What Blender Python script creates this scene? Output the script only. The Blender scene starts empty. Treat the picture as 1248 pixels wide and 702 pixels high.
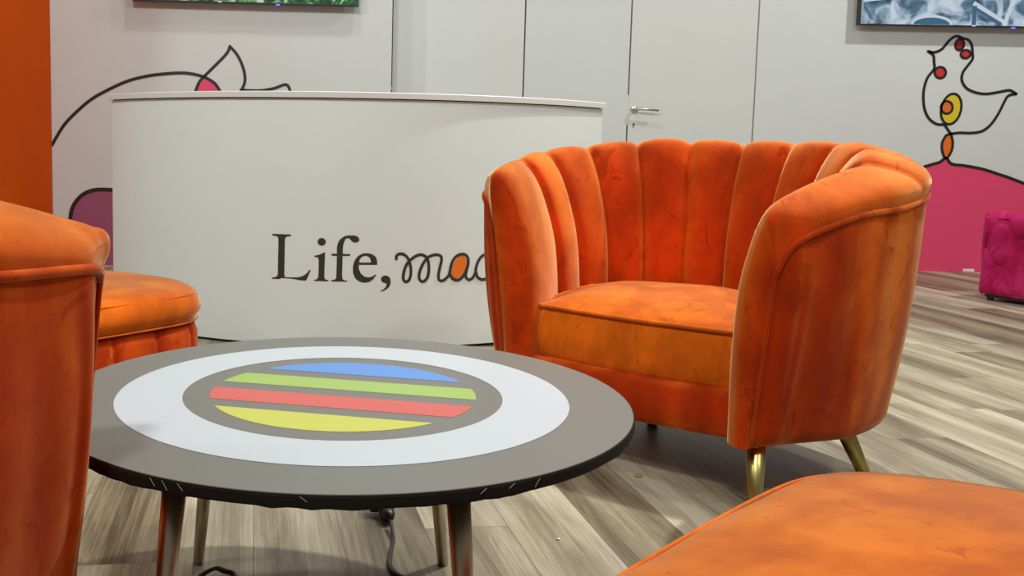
import bpy, math, random
import numpy as np
from mathutils import Vector, Matrix
random.seed(7)
C = bpy.context.scene.collection
PI = math.pi

# ---------------------------------------------------------------- helpers
def new_obj(name, verts, faces, mat=None, parent=None, smooth=True, mats=None, midx=None):
    me = bpy.data.meshes.new(name)
    me.from_pydata([tuple(map(float, v)) for v in verts], [], [tuple(int(i) for i in f) for f in faces])
    me.validate()
    if smooth:
        me.polygons.foreach_set('use_smooth', [True] * len(me.polygons))
    for m in (mats or [mat]):
        if m: me.materials.append(m)
    if midx:
        for p, i in zip(me.polygons, midx): p.material_index = i
    me.update()
    o = bpy.data.objects.new(name, me); C.objects.link(o)
    if parent is not None: o.parent = parent
    return o

class MB:
    """collects simple solids into one mesh"""
    def __init__(s): s.v = []; s.f = []; s.mi = []
    def add(s, v, f, mi=0):
        b = len(s.v); s.v += [tuple(x) for x in v]
        s.f += [tuple(i + b for i in q) for q in f]; s.mi += [mi] * len(f)
    def box(s, x0, x1, y0, y1, z0, z1, mi=0, M=None):
        v = [Vector((x, y, z)) for z in (z0, z1) for y in (y0, y1) for x in (x0, x1)]
        if M: v = [M @ p for p in v]
        s.add(v, [(0, 2, 3, 1), (4, 5, 7, 6), (0, 1, 5, 4), (2, 6, 7, 3), (0, 4, 6, 2), (1, 3, 7, 5)], mi)
    def lathe(s, prof, n=32, M=None, mi=0, caps=True):
        v = []; f = []
        for r, z in prof:
            for k in range(n):
                a = 2 * PI * k / n
                p = Vector((r * math.cos(a), r * math.sin(a), z)); v.append(M @ p if M else p)
        for i in range(len(prof) - 1):
            for k in range(n):
                a, b = i * n + k, i * n + (k + 1) % n
                f.append((a, b, b + n, a + n))
        if caps:
            f.append(tuple(range(n - 1, -1, -1))); f.append(tuple(range((len(prof) - 1) * n, len(prof) * n)))
        s.add(v, f, mi)
    def tube(s, pts, r, n=10, closed=False, mi=0, caps=True):
        pts = [Vector(p) for p in pts]; N = len(pts)
        rr = r if hasattr(r, '__len__') else [r] * N
        v = []; f = []; prev = None
        for i, p in enumerate(pts):
            a = pts[(i - 1) % N] if (closed or i > 0) else p
            b = pts[(i + 1) % N] if (closed or i < N - 1) else p
            t = (b - a).normalized()
            if prev is None:
                u = t.orthogonal().normalized()
            else:
                u = (prev - t * prev.dot(t))
                u = u.normalized() if u.length > 1e-6 else t.orthogonal().normalized()
            prev = u; w = t.cross(u)
            for k in range(n):
                q = 2 * PI * k / n
                v.append(p + (u * math.cos(q) + w * math.sin(q)) * rr[i])
        for i in range(N if closed else N - 1):
            j = (i + 1) % N
            for k in range(n):
                k2 = (k + 1) % n
                f.append((i * n + k, i * n + k2, j * n + k2, j * n + k))
        if caps and not closed:
            f.append(tuple(range(n - 1, -1, -1))); f.append(tuple(range((N - 1) * n, N * n)))
        s.add(v, f, mi)
    def build(s, name, mat=None, parent=None, smooth=False, mats=None):
        return new_obj(name, s.v, s.f, mat, parent, smooth, mats, s.mi if mats else None)

def tag(o, label=None, cat=None, group=None, kind=None):
    for k, v in (('label', label), ('category', cat), ('group', group), ('kind', kind)):
        if v: o[k] = v
    return o

def empty(name, loc=(0, 0, 0), rz=0.0):
    o = bpy.data.objects.new(name, None); C.objects.link(o)
    o.location = loc; o.rotation_euler = (0, 0, rz); o.empty_display_size = .1
    return o

def copy_tree(o, parent=None):
    c = o.copy(); C.objects.link(c)
    if parent is not None: c.parent = parent
    for ch in [x for x in bpy.data.objects if x.parent == o]: copy_tree(ch, c)
    return c

def cr(P, n):
    """Catmull-Rom through control points P (m,d): n samples over the whole"""
    P = np.asarray(P, float); m = len(P)
    out = []
    for t in np.linspace(0, m - 1, n):
        i = min(int(t), m - 2); f = t - i
        p1, p2 = P[i], P[i + 1]
        p0 = P[i - 1] if i > 0 else 2 * p1 - p2
        p3 = P[i + 2] if i + 2 < m else 2 * p2 - p1
        out.append(.5 * ((2 * p1) + (-p0 + p2) * f + (2 * p0 - 5 * p1 + 4 * p2 - p3) * f * f + (-p0 + 3 * p1 - 3 * p2 + p3) * f ** 3))
    return np.array(out)

# ---------------------------------------------------------------- materials
def mat(name, col=(.8, .8, .8), rough=.5, metal=0., **kw):
    m = bpy.data.materials.new(name); m.use_nodes = True
    b = m.node_tree.nodes['Principled BSDF']
    b.inputs['Base Color'].default_value = (*col, 1); b.inputs['Roughness'].default_value = rough
    b.inputs['Metallic'].default_value = metal
    for k, v in kw.items(): b.inputs[k.replace('_', ' ')].default_value = v
    return m
def nt(m): return m.node_tree, m.node_tree.nodes['Principled BSDF']
def node(t, ty, **kw):
    n = t.nodes.new(ty)
    for k, v in kw.items():
        if k[0] == '_': n.inputs[k[1:].replace('_', ' ')].default_value = v
        else: setattr(n, k, v)
    return n
def coords(t, scale=(1, 1, 1), kind='Object', rot=(0, 0, 0)):
    tc = node(t, 'ShaderNodeTexCoord'); mp = node(t, 'ShaderNodeMapping')
    mp.inputs['Scale'].default_value = scale; mp.inputs['Rotation'].default_value = rot
    t.links.new(tc.outputs[kind], mp.inputs['Vector']); return mp.outputs['Vector']
def ramp(t, fac, stops):
    r = node(t, 'ShaderNodeValToRGB'); e = r.color_ramp.elements
    while len(e) < len(stops): e.new(.5)
    for x, (p, c) in zip(e, stops): x.position = p; x.color = (*c, 1)
    t.links.new(fac, r.inputs['Fac']); return r.outputs['Color']
def bump(t, b, h, strength=.2, dist=.01):
    n = node(t, 'ShaderNodeBump', _Strength=strength, _Distance=dist)
    t.links.new(h, n.inputs['Height']); t.links.new(n.outputs['Normal'], b.inputs['Normal'])

def velvet(name, dark, mid, light, sheen, streak=False, sheen_w=.45, deep=None):
    m = mat(name, mid, .8); t, b = nt(m)
    b.inputs['Specular IOR Level'].default_value = .1
    b.inputs['Sheen Weight'].default_value = sheen_w; b.inputs['Sheen Roughness'].default_value = .33
    b.inputs['Sheen Tint'].default_value = (*sheen, 1)
    n1 = node(t, 'ShaderNodeTexNoise', _Scale=6.5, _Detail=6.0, _Roughness=.6, _Distortion=.35)
    t.links.new(coords(t, (1, 1, .7)), n1.inputs['Vector'])
    # brushed marks in the nap: small sharp-edged patches
    n4 = node(t, 'ShaderNodeTexNoise', _Scale=12.0, _Detail=4.0, _Roughness=.6, _Distortion=1.8)
    t.links.new(coords(t, (1.2, 1.2, .8), rot=(.5, .4, .3)), n4.inputs['Vector'])
    mk = node(t, 'ShaderNodeMapRange'); mk.inputs[1].default_value = .60; mk.inputs[2].default_value = .66
    mk.inputs[3].default_value = 0; mk.inputs[4].default_value = -.15; t.links.new(n4.outputs['Fac'], mk.inputs[0])
    ad = node(t, 'ShaderNodeMath', operation='ADD'); t.links.new(n1.outputs['Fac'], ad.inputs[0]); t.links.new(mk.outputs[0], ad.inputs[1])
    fac = ad.outputs[0]
    if streak:
        n2 = node(t, 'ShaderNodeTexNoise', _Scale=7.5, _Detail=2.0, _Roughness=.4, _Distortion=.2)
        t.links.new(coords(t, (1.5, 1.5, .12)), n2.inputs['Vector'])
        mx = node(t, 'ShaderNodeMath', operation='MULTIPLY_ADD'); mx.inputs[1].default_value = .50
        m2 = node(t, 'ShaderNodeMath', operation='MULTIPLY'); m2.inputs[1].default_value = .50
        t.links.new(n2.outputs['Fac'], m2.inputs[0]); t.links.new(fac, mx.inputs[0]); t.links.new(m2.outputs[0], mx.inputs[2])
        fac = mx.outputs[0]
    col = ramp(t, fac, [(.38, dark), (.50, mid), (.61, light)])
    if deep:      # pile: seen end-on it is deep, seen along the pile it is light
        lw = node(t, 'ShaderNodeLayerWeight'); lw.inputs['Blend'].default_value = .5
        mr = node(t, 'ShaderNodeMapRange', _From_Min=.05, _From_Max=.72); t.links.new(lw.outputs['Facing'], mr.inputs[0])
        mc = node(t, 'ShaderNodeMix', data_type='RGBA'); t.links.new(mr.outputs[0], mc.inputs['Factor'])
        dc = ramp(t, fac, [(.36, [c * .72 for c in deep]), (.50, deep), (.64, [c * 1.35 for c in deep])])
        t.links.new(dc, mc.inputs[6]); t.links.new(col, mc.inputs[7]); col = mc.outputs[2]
    t.links.new(col, b.inputs['Base Color'])
    n3 = node(t, 'ShaderNodeTexNoise', _Scale=420.0, _Detail=2.0); t.links.new(coords(t), n3.inputs['Vector'])
    bump(t, b, n3.outputs['Fac'], .12, .002)
    return m

M = {}
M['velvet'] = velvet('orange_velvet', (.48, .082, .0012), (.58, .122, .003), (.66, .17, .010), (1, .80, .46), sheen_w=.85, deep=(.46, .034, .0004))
M['velvet_seat'] = velvet('orange_velvet_seat', (.42, .070, .001), (.52, .105, .002), (.60, .145, .008), (1, .80, .48), sheen_w=.9, deep=(.74, .135, .004))  # same velvet, lighter end-on: nap lie and bright front light put into colour
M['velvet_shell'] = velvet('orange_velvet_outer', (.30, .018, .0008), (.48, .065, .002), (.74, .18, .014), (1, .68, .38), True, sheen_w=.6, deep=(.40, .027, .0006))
M['velvet_pouf'] = velvet('magenta_velvet', (.40, .009, .075), (.51, .015, .115), (.60, .028, .16), (1, .35, .55))
M['wall'] = mat('white_wall', (.68, .70, .69), .6)
M['door'] = mat('door_white', (.70, .71, .695), .5)
M['counter'] = mat('counter_white', (.71, .735, .715), .42)
for k in ('wall', 'door', 'counter'):
    t, b = nt(M[k]); c0 = list(b.inputs['Base Color'].default_value)[:3]
    n = node(t, 'ShaderNodeTexNoise', _Scale=2.2, _Detail=4.0); t.links.new(coords(t), n.inputs['Vector'])
    t.links.new(ramp(t, n.outputs['Fac'], [(.3, [c * .97 for c in c0]), (.7, c0)]), b.inputs['Base Color'])
    n = node(t, 'ShaderNodeTexNoise', _Scale=160.0, _Detail=2.0); t.links.new(coords(t), n.inputs['Vector'])
    bump(t, b, n.outputs['Fac'], .04, .002)
M['counter_top'] = mat('counter_top_grey', (.66, .63, .61), .35)
M['orange_wall'] = mat('orange_panel', (.62, .072, .0005), .9, Specular_IOR_Level=.1)
t, b = nt(M['orange_wall']); n = node(t, 'ShaderNodeTexNoise', _Scale=3.0, _Detail=3.0); t.links.new(coords(t), n.inputs['Vector'])
t.links.new(ramp(t, n.outputs['Fac'], [(.3, (.60, .070, .0005)), (.7, (.64, .078, .0005))]), b.inputs['Base Color'])
M['black_ink'] = mat('black_vinyl', (.018, .014, .010), .45)
M['text_ink'] = mat('brown_black_vinyl', (.035, .028, .016), .45)
M['orange_ink'] = mat('orange_vinyl', (.78, .16, .015), .45)
M['red_ink'] = mat('red_vinyl', (.62, .03, .045), .45)
M['dark_red_ink'] = mat('dark_red_vinyl', (.36, .012, .012), .45)
M['yellow_ink'] = mat('yellow_vinyl', (.72, .55, .03), .45)
M['pink_ink'] = mat('pink_vinyl', (.80, .06, .16), .5)
M['purple_ink'] = mat('purple_vinyl', (.33, .085, .17), .5)
M['black'] = mat('black_plastic', (.015, .014, .013), .4)
M['gap'] = mat('dark_gap', (.10, .085, .06), .8)
M['gap_light'] = mat('grey_gap', (.28, .26, .23), .8)
M['steel'] = mat('satin_steel', (.62, .60, .56), .3, 1.)
M['tape'] = mat('white_tape', (.8, .8, .8), .5)
def brass(name, c0, c1, rough):
    m = mat(name, c0, rough, 1.); t, b = nt(m)
    n = node(t, 'ShaderNodeTexNoise', _Scale=30.0, _Detail=3.0); t.links.new(coords(t, (1, 1, .05)), n.inputs['Vector'])
    t.links.new(ramp(t, n.outputs['Fac'], [(.35, c0), (.65, c1)]), b.inputs['Base Color']); return m
M['brass'] = brass('brushed_brass', (.42, .33, .10), (.58, .47, .18), .34)
M['champagne'] = brass('champagne_metal', (.46, .40, .27), (.62, .55, .40), .36)
M['table_black'] = mat('table_black_laminate', (.15, .142, .125), .42)
t, b = nt(M['table_black']); b.inputs['Specular IOR Level'].default_value = .75
n = node(t, 'ShaderNodeTexNoise', _Scale=900.0, _Detail=2.0); t.links.new(coords(t), n.inputs['Vector']); bump(t, b, n.outputs['Fac'], .1, .001)
M['table_edge'] = mat('table_edge_vinyl', (.014, .011, .008), .65, Specular_IOR_Level=.12)
M['ring_white'] = mat('white_print', (.47, .495, .53), .45)
M['tear'] = mat('torn_edge', (.30, .28, .26), .6)
M['t_blue'] = mat('blue_print', (.10, .24, .58), .45)
M['t_green'] = mat('green_print', (.30, .42, .10), .45)
M['t_red'] = mat('red_print', (.54, .10, .085), .45)
M['t_yellow'] = mat('yellow_print', (.48, .48, .08), .45)

# floor planks, laid along one direction, each plank with its own tone and grain
PW, PL, PS = .183, 1.25, .1315
m = mat('wood_planks', (.4, .35, .28), .5); M['floor'] = m; t, b = nt(m)
L = t.links.new
tc = node(t, 'ShaderNodeTexCoord'); sp = node(t, 'ShaderNodeSeparateXYZ'); L(tc.outputs['Object'], sp.inputs[0])
def mth(op, a, bb=None, cc=None):
    n = node(t, 'ShaderNodeMath', operation=op)
    for i, x in enumerate((a, bb, cc)):
        if x is None: continue
        if isinstance(x, (int, float)): n.inputs[i].default_value = x
        else: L(x, n.inputs[i])
    return n.outputs[0]
k = 1 / math.sqrt(1 + PS * PS)
u = mth('MULTIPLY', mth('MULTIPLY_ADD', sp.outputs[1], PS, sp.outputs[0]), k)          # across
v = mth('MULTIPLY', mth('SUBTRACT', sp.outputs[1], mth('MULTIPLY', sp.outputs[0], PS)), k)   # along
uw = mth('DIVIDE', u, PW * k)
row = mth('FLOOR', uw); fu = mth('SUBTRACT', uw, row)
wn = node(t, 'ShaderNodeTexWhiteNoise', noise_dimensions='1D'); L(row, wn.inputs['W'])
vl = mth('ADD', mth('DIVIDE', v, PL), mth('MULTIPLY', wn.outputs['Value'], 7.3))
cell = mth('FLOOR', vl); fv = mth('SUBTRACT', vl, cell)
cid = node(t, 'ShaderNodeCombineXYZ'); L(row, cid.inputs[0]); L(cell, cid.inputs[1])
wc = node(t, 'ShaderNodeTexWhiteNoise', noise_dimensions='3D'); L(cid.outputs[0], wc.inputs['Vector'])
# grain coordinates shifted per plank
gx = mth('ADD', mth('MULTIPLY', u, 9.0), mth('MULTIPLY', wc.outputs['Value'], 37.0))
gy = mth('ADD', mth('MULTIPLY', v, .9), mth('MULTIPLY', wc.outputs['Value'], 91.0))
gc = node(t, 'ShaderNodeCombineXYZ'); L(gx, gc.inputs[0]); L(gy, gc.inputs[1])
g1 = node(t, 'ShaderNodeTexNoise', _Scale=1.6, _Detail=8.0, _Roughness=.68, _Distortion=1.2); L(gc.outputs[0], g1.inputs['Vector'])
wv = node(t, 'ShaderNodeTexWave', _Scale=.16, _Distortion=16.0, _Detail=4.0, _Detail_Scale=1.2); L(gc.outputs[0], wv.inputs['Vector'])
g2c = node(t, 'ShaderNodeCombineXYZ'); L(mth('MULTIPLY', gx, 17.0), g2c.inputs[0]); L(mth('MULTIPLY', gy, 3.0), g2c.inputs[1])
g2 = node(t, 'ShaderNodeTexNoise', _Scale=1.1, _Detail=7.0, _Roughness=.72, _Distortion=.3); L(g2c.outputs[0], g2.inputs['Vector'])
tone = mth('ADD', mth('MULTIPLY', wc.outputs['Value'], .24), mth('ADD', mth('MULTIPLY_ADD', g1.outputs['Fac'], .37, .035), mth('ADD', mth('MULTIPLY', wv.outputs['Fac'], .13), mth('MULTIPLY', g2.outputs['Fac'], .44))))
col = ramp(t, tone, [(.44, (.085, .063, .032)), (.56, (.20, .16, .098)), (.66, (.315, .265, .178)), (.80, (.51, .455, .34))])
ed = mth('MINIMUM', mth('MULTIPLY', mth('MINIMUM', fu, mth('SUBTRACT', 1.0, fu)), PW), mth('MULTIPLY', mth('MINIMUM', fv, mth('SUBTRACT', 1.0, fv)), PL))
em = mth('SMOOTHSTEP', ed, .0006, .0018) if False else mth('MINIMUM', 1.0, mth('MAXIMUM', 0.0, mth('DIVIDE', mth('SUBTRACT', ed, .0004), .0012)))
mx = node(t, 'ShaderNodeMix', data_type='RGBA'); L(em, mx.inputs['Factor'])
mx.inputs[6].default_value = (.16, .125, .085, 1); L(col, mx.inputs[7]); L(mx.outputs[2], b.inputs['Base Color'])
rr = mth('MULTIPLY_ADD', g1.outputs['Fac'], .22, .34); L(rr, b.inputs['Roughness'])
bump(t, b, mth('ADD', mth('MULTIPLY', g2.outputs['Fac'], .3), em), .18, .0015)

# ---------------------------------------------------------------- room shell
def st(o): o['kind'] = 'structure'; return o
mb = MB(); mb.box(-6, 8, -4, 9, -.05, 0); st(mb.build('floor', M['floor']))
HW = 2.75
# back wall (right part) with two flush doors
YB = 6.76
XS = [.067, .998, 1.7405, 2.630]
wb = MB()
wb.box(XS[1] + .005, XS[2] - .005, YB, YB + .05, 0, HW)           # panel between the doors
wb.box(XS[3] + .005, 7.6, YB, YB + .05, 0, HW)                     # wall right of the door
wb.box(XS[0] + .02, XS[1] - .005, YB, YB + .05, 2.13, HW)
wb.box(XS[2] + .005, XS[3] - .005, YB, YB + .05, 2.13, HW)
wb.box(XS[0] - .1, 7.6, YB + .052, YB + .10, 0, HW)
back = st(wb.build('wall_back', M['wall']))
g = MB()
g.box(XS[0] - .05, 5, YB + .04, YB + .0515, 0, HW)
g.build('panel_gap', M['gap'], back)
g = MB(); g.box(XS[3] - .005, XS[3] + .005, YB + .004, YB + .045, 0, HW); g.build('panel_gap', M['gap_light'], back)
def make_door(name, x0, x1, handle):
    d = empty(name, (x0, YB, 0)); st(d); w = x1 - x0
    f = MB(); f.box(.006, w - .006, 0, .045, .006, 2.12); f.build('door_leaf', M['door'], d)
    if handle:
        h = MB()
        Mx = Matrix.Translation((.046, 0, 1.116)) @ Matrix.Rotation(PI / 2, 4, 'X')
        h.lathe([(.026, 0), (.026, .008), (.023, .010)], 28, Mx)
        hr = h.build('handle_rose', M['steel'], d, True)
        l = MB(); l.tube([(.046, -.008, 1.116), (.046, -.045, 1.116), (.054, -.054, 1.116), (.075, -.057, 1.115), (.203, -.055, 1.107)], [.009, .009, .009, .0085, .0075], 14)
        l.build('door_handle', M['steel'], d, True)
        kx = MB(); Mx = Matrix.Translation((.045, 0, 1.01)) @ Matrix.Rotation(PI / 2, 4, 'X')
        kx.lathe([(.009, 0), (.009, .004)], 16, Mx); kx.box(.041, .049, -.004, 0, .985, 1.01)
        kx.build('keyhole', M['gap_light'], d)
        s = MB(); s.box(-.004, .004, .0015, .03, 1.005, 1.215); s.build('strike_plate', M['tape'], d)
    else:
        hg = MB()
        for z in (.25, 1.225, 1.95): hg.box(-.004, .005, -.004, .02, z, z + .018)
        hg.build('hinge', M['door'], d)
    return d
make_door('door_1', XS[2], XS[3], True)
make_door('door_2', XS[0], XS[1], False)
# back wall, nearer left part, at a slight slant
def LY(x): return 6.35 + .06 * x
lw = MB()
x0, x1 = -2.24, .062
v = [(x0, LY(x0), 0), (x1, LY(x1), 0), (x1, YB + .04, 0), (x1 - .06, YB + .04, 0), (x1 - .06, LY(x1) + .08, 0), (x0, LY(x0) + .08, 0)]
n = len(v); v += [(a, b_, HW) for a, b_, c in v]
lw.add(v, [tuple(range(n - 1, -1, -1)), tuple(range(n, 2 * n))] + [(i, (i + 1) % n, n + (i + 1) % n, n + i) for i in range(n)])
st(lw.build('wall_back_left', M['wall']))
lo = MB(); lo.box(-2.26, -2.145, 4.2, LY(-2.2) - .003, 0, HW); st(lo.build('wall_left', M['orange_wall']))

# ---------------------------------------------------------------- wall graphics (flat vinyl on the walls)
def fan(pts, place, mi, mb, th=.0008, off=0.0):
    """thin plate with the outline pts (2D), tessellated"""
    from mathutils.geometry import tessellate_polygon
    tri = tessellate_polygon([[Vector((p[0], p[1], 0)) for p in pts]])
    n = len(pts)
    v = [place(p[0], p[1], off + th) for p in pts] + [place(p[0], p[1], off) for p in pts]
    f = [tuple(q) for q in tri] + [(i, (i + 1) % n, n + (i + 1) % n, n + i) for i in range(n)]
    mb.add(v, f, mi)
def ribbon(pts, w, place, mb, closed=False, th=.0008, off=0.0, mi=0, dense=6, caps=True, smooth=True):
    P = np.array(pts, float)
    if closed: P = np.vstack([P, P[:1]])
    if smooth: P = cr(P, (len(P) - 1) * dense + 1)
    T = np.gradient(P, axis=0)
    if closed: T[0] = T[-1] = (P[1] - P[-2])
    T /= np.linalg.norm(T, axis=1)[:, None] + 1e-9
    N = np.c_[-T[:, 1], T[:, 0]] * w / 2
    a, b_ = P + N, P - N; v = []
    for i in range(len(P)):
        v += [place(*a[i], off + th), place(*b_[i], off + th), place(*a[i], off), place(*b_[i], off)]
    f = []
    for i in range(len(P) - 1):
        q, r = 4 * i, 4 * i + 4
        f += [(q, q + 1, r + 1, r), (q, r, r + 2, q + 2), (q + 1, q + 3, r + 3, r + 1)]
    mb.add(v, f, mi)
    if caps and not closed:
        for c in (P[0], P[-1]):
            fan([(c[0] + w / 2 * math.cos(x), c[1] + w / 2 * math.sin(x)) for x in np.linspace(0, 2 * PI, 15)[:-1]], place, mi, mb, th * .95, off)

LET={'L':[[-0.3237,0.4581], [-0.2464,0.4578], [-0.2463,0.4518], [-0.2622,0.4494], [-0.2695,0.4435], [-0.2714,0.4359], [-0.2726,0.2979], [-0.2713,0.2865], [-0.2615,0.2843], [-0.219,0.286], [-0.2036,0.2892], [-0.1884,0.2973], [-0.177,0.3072], [-0.1707,0.3168], [-0.1638,0.317], [-0.1824,0.2741], [-0.3244,0.2758], [-0.3245,0.2811], [-0.3126,0.2824], [-0.3039,0.287], [-0.3,0.2948], [-0.2979,0.433], [-0.3,0.4443], [-0.3059,0.4497], [-0.3237,0.4517]],'i':[[-0.15,0.3758], [-0.1323,0.3794], [-0.1173,0.3862], [-0.1068,0.3921], [-0.1087,0.296], [-0.1074,0.2847], [-0.101,0.2793], [-0.0923,0.2787], [-0.0922,0.2738], [-0.1493,0.2741], [-0.1494,0.279], [-0.1388,0.2808], [-0.1343,0.2877], [-0.1326,0.3029], [-0.132,0.3557], [-0.134,0.3661], [-0.1398,0.3705], [-0.15,0.3717]],'dot':[[-0.1043,0.4326], [-0.1051,0.4277], [-0.1074,0.4233], [-0.111,0.4197], [-0.1156,0.4174], [-0.1207,0.4165], [-0.1258,0.4171], [-0.1305,0.4192], [-0.1342,0.4226], [-0.1366,0.4269], [-0.1374,0.4318], [-0.1367,0.4367], [-0.1344,0.4411], [-0.1307,0.4447], [-0.1262,0.447], [-0.121,0.4479], [-0.1159,0.4473], [-0.1113,0.4452], [-0.1076,0.4418], [-0.1052,0.4375]],'f':[[-0.0795,0.2798], [-0.0672,0.2813], [-0.0616,0.2878], [-0.0606,0.2973], [-0.059,0.3763], [-0.0808,0.3777], [-0.0809,0.3859], [-0.0591,0.3857], [-0.0595,0.4101], [-0.056,0.4289], [-0.0468,0.444], [-0.0321,0.4556], [-0.0135,0.4604], [-0.0043,0.46], [0.0104,0.4606], [0.023,0.4554], [0.0294,0.4471], [0.0283,0.4386], [0.0192,0.4322], [0.0087,0.432], [0.0002,0.4361], [-0.0083,0.4464], [-0.0167,0.4492], [-0.0251,0.447], [-0.0282,0.4407], [-0.0335,0.4256], [-0.0359,0.4068], [-0.0356,0.3862], [-0.0057,0.3856], [-0.0064,0.3781], [-0.0362,0.3768], [-0.0374,0.2978], [-0.0361,0.2865], [-0.0304,0.2798], [-0.0165,0.2786], [-0.0172,0.2737], [-0.0802,0.2741]],'e':[[0.1025,0.3437], [0.1013,0.3615], [0.0956,0.3762], [0.0828,0.3858], [0.0638,0.3907], [0.0429,0.3883], [0.0242,0.3774], [0.0118,0.3603], [0.0051,0.337], [0.0063,0.3095], [0.015,0.2884], [0.032,0.2751], [0.0531,0.2707], [0.072,0.2743], [0.0866,0.2851], [0.099,0.3022], [0.096,0.3051], [0.0843,0.297], [0.0696,0.2926], [0.0528,0.2953], [0.0378,0.3079], [0.0291,0.3268], [0.0281,0.3428]],'ehole':[[0.0296,0.3522], [0.0327,0.3657], [0.0431,0.3769], [0.0577,0.38], [0.0704,0.3739], [0.076,0.3634], [0.0771,0.3528]],'comma':[[0.1182,0.2853], [0.1202,0.2939], [0.1285,0.3003], [0.1391,0.3012], [0.1498,0.2974], [0.1563,0.2876], [0.1579,0.2728], [0.1539,0.2579], [0.1422,0.2451], [0.1191,0.2352], [0.1182,0.2394], [0.1316,0.2472], [0.1399,0.2578], [0.1418,0.2676], [0.1354,0.2706], [0.1256,0.2735], [0.1196,0.279]],'m':[[0.1781,0.3683], [0.18,0.381], [0.1905,0.3883], [0.2054,0.3875], [0.2206,0.3769], [0.2317,0.3578], [0.2378,0.3322], [0.2384,0.3067], [0.2332,0.2854], [0.2205,0.2761], [0.2097,0.2834], [0.2084,0.3025], [0.2151,0.3323], [0.2275,0.3556], [0.2465,0.3726], [0.2635,0.3823], [0.2808,0.3852], [0.2962,0.3788], [0.3074,0.3638], [0.3125,0.336], [0.311,0.3061], [0.3027,0.2849], [0.2876,0.2765], [0.2752,0.2851], [0.273,0.3065], [0.2819,0.3363], [0.2966,0.3617], [0.3115,0.3765], [0.3202,0.3803], [0.3348,0.3844], [0.3495,0.3843], [0.3615,0.3785], [0.3654,0.3671], [0.3637,0.3528], [0.3583,0.3301], [0.3539,0.3044], [0.3549,0.2873], [0.3625,0.2786], [0.3744,0.2798], [0.3877,0.2895], [0.3979,0.3008], [0.4021,0.3151], [0.406,0.3379], [0.4145,0.3606], [0.4307,0.379], [0.452,0.3858], [0.4707,0.3811], [0.4805,0.3651], [0.4811,0.345], [0.4755,0.3221], [0.4637,0.2993], [0.4456,0.2825], [0.4273,0.2801], [0.4118,0.289], [0.4039,0.3036]],'a2':[[0.4807,0.3565], [0.4811,0.345], [0.4755,0.3221], [0.4714,0.302], [0.4749,0.2875], [0.4861,0.28], [0.4985,0.2839], [0.5077,0.2938], [0.5152,0.3095], [0.5178,0.3296], [0.5251,0.3525], [0.5404,0.3738], [0.5628,0.3833], [0.5827,0.3785], [0.5931,0.3622], [0.5955,0.3418], [0.5896,0.3187], [0.5771,0.2958], [0.5596,0.2805], [0.5401,0.2803], [0.5237,0.2918], [0.5178,0.3094]],'d2':[[0.6058,0.4315], [0.6005,0.391], [0.5951,0.3534], [0.5896,0.3187], [0.586,0.2955], [0.5908,0.2808], [0.6026,0.2768]],'afill':[[0.4687,0.3224], [0.4731,0.3366], [0.4744,0.3505], [0.4725,0.3626], [0.4676,0.3718], [0.4602,0.3772], [0.4511,0.3783], [0.4412,0.3749], [0.4313,0.3673], [0.4226,0.3565], [0.4158,0.3433], [0.4115,0.3291], [0.4102,0.3153], [0.4121,0.3032], [0.4168,0.294], [0.424,0.2886], [0.4331,0.2875], [0.443,0.2908], [0.4529,0.2983], [0.4618,0.3092]]}
MUR={'arc':[[-2.1461,0.7932], [-2.0726,0.9158], [-1.9967,1.0005], [-1.8908,1.0933], [-1.7703,1.1636], [-1.6499,1.219], [-1.5296,1.2517], [-1.4091,1.2694], [-1.2885,1.2766], [-1.1827,1.2593], [-1.107,1.2231], [-1.069,1.1784], [-1.0385,1.103], [-1.0308,1.027]],'leaf':[[-1.2435,1.0381], [-1.2282,1.1295], [-1.1979,1.2135], [-1.1676,1.252], [-1.1071,1.3138], [-1.039,1.3833], [-1.0088,1.4217], [-0.9968,1.4551]],'leaf2':[[-0.9968,1.4551], [-0.9481,1.4005], [-0.9099,1.3182], [-0.8974,1.2427], [-0.9125,1.1893], [-0.9472,1.1201], [-1.0003,1.0429]],'leaf3':[[-0.9246,1.1738], [-0.8026,1.1733], [-0.7111,1.1889], [-0.6272,1.2151], [-0.5961,1.1548], [-0.5726,1.0972]],'pinkfill':[[-1.2314,1.0383], [-1.2131,1.145], [-1.1903,1.2137], [-1.1646,1.2491], [-1.1222,1.2379], [-1.0842,1.2084], [-1.0584,1.1634], [-1.0431,1.1029], [-1.0384,1.0421]],'purple':[[-2.0432,0.0076], [-2.0409,0.1848], [-2.0337,0.3206], [-2.0115,0.4021], [-1.9577,0.4676], [-1.8884,0.501], [-1.8088,0.5076], [-1.7292,0.498], [-1.6603,0.4611], [-1.6128,0.3968], [-1.5867,0.3102], [-1.5821,0.1903], [-1.5833,0.0041]]}
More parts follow.
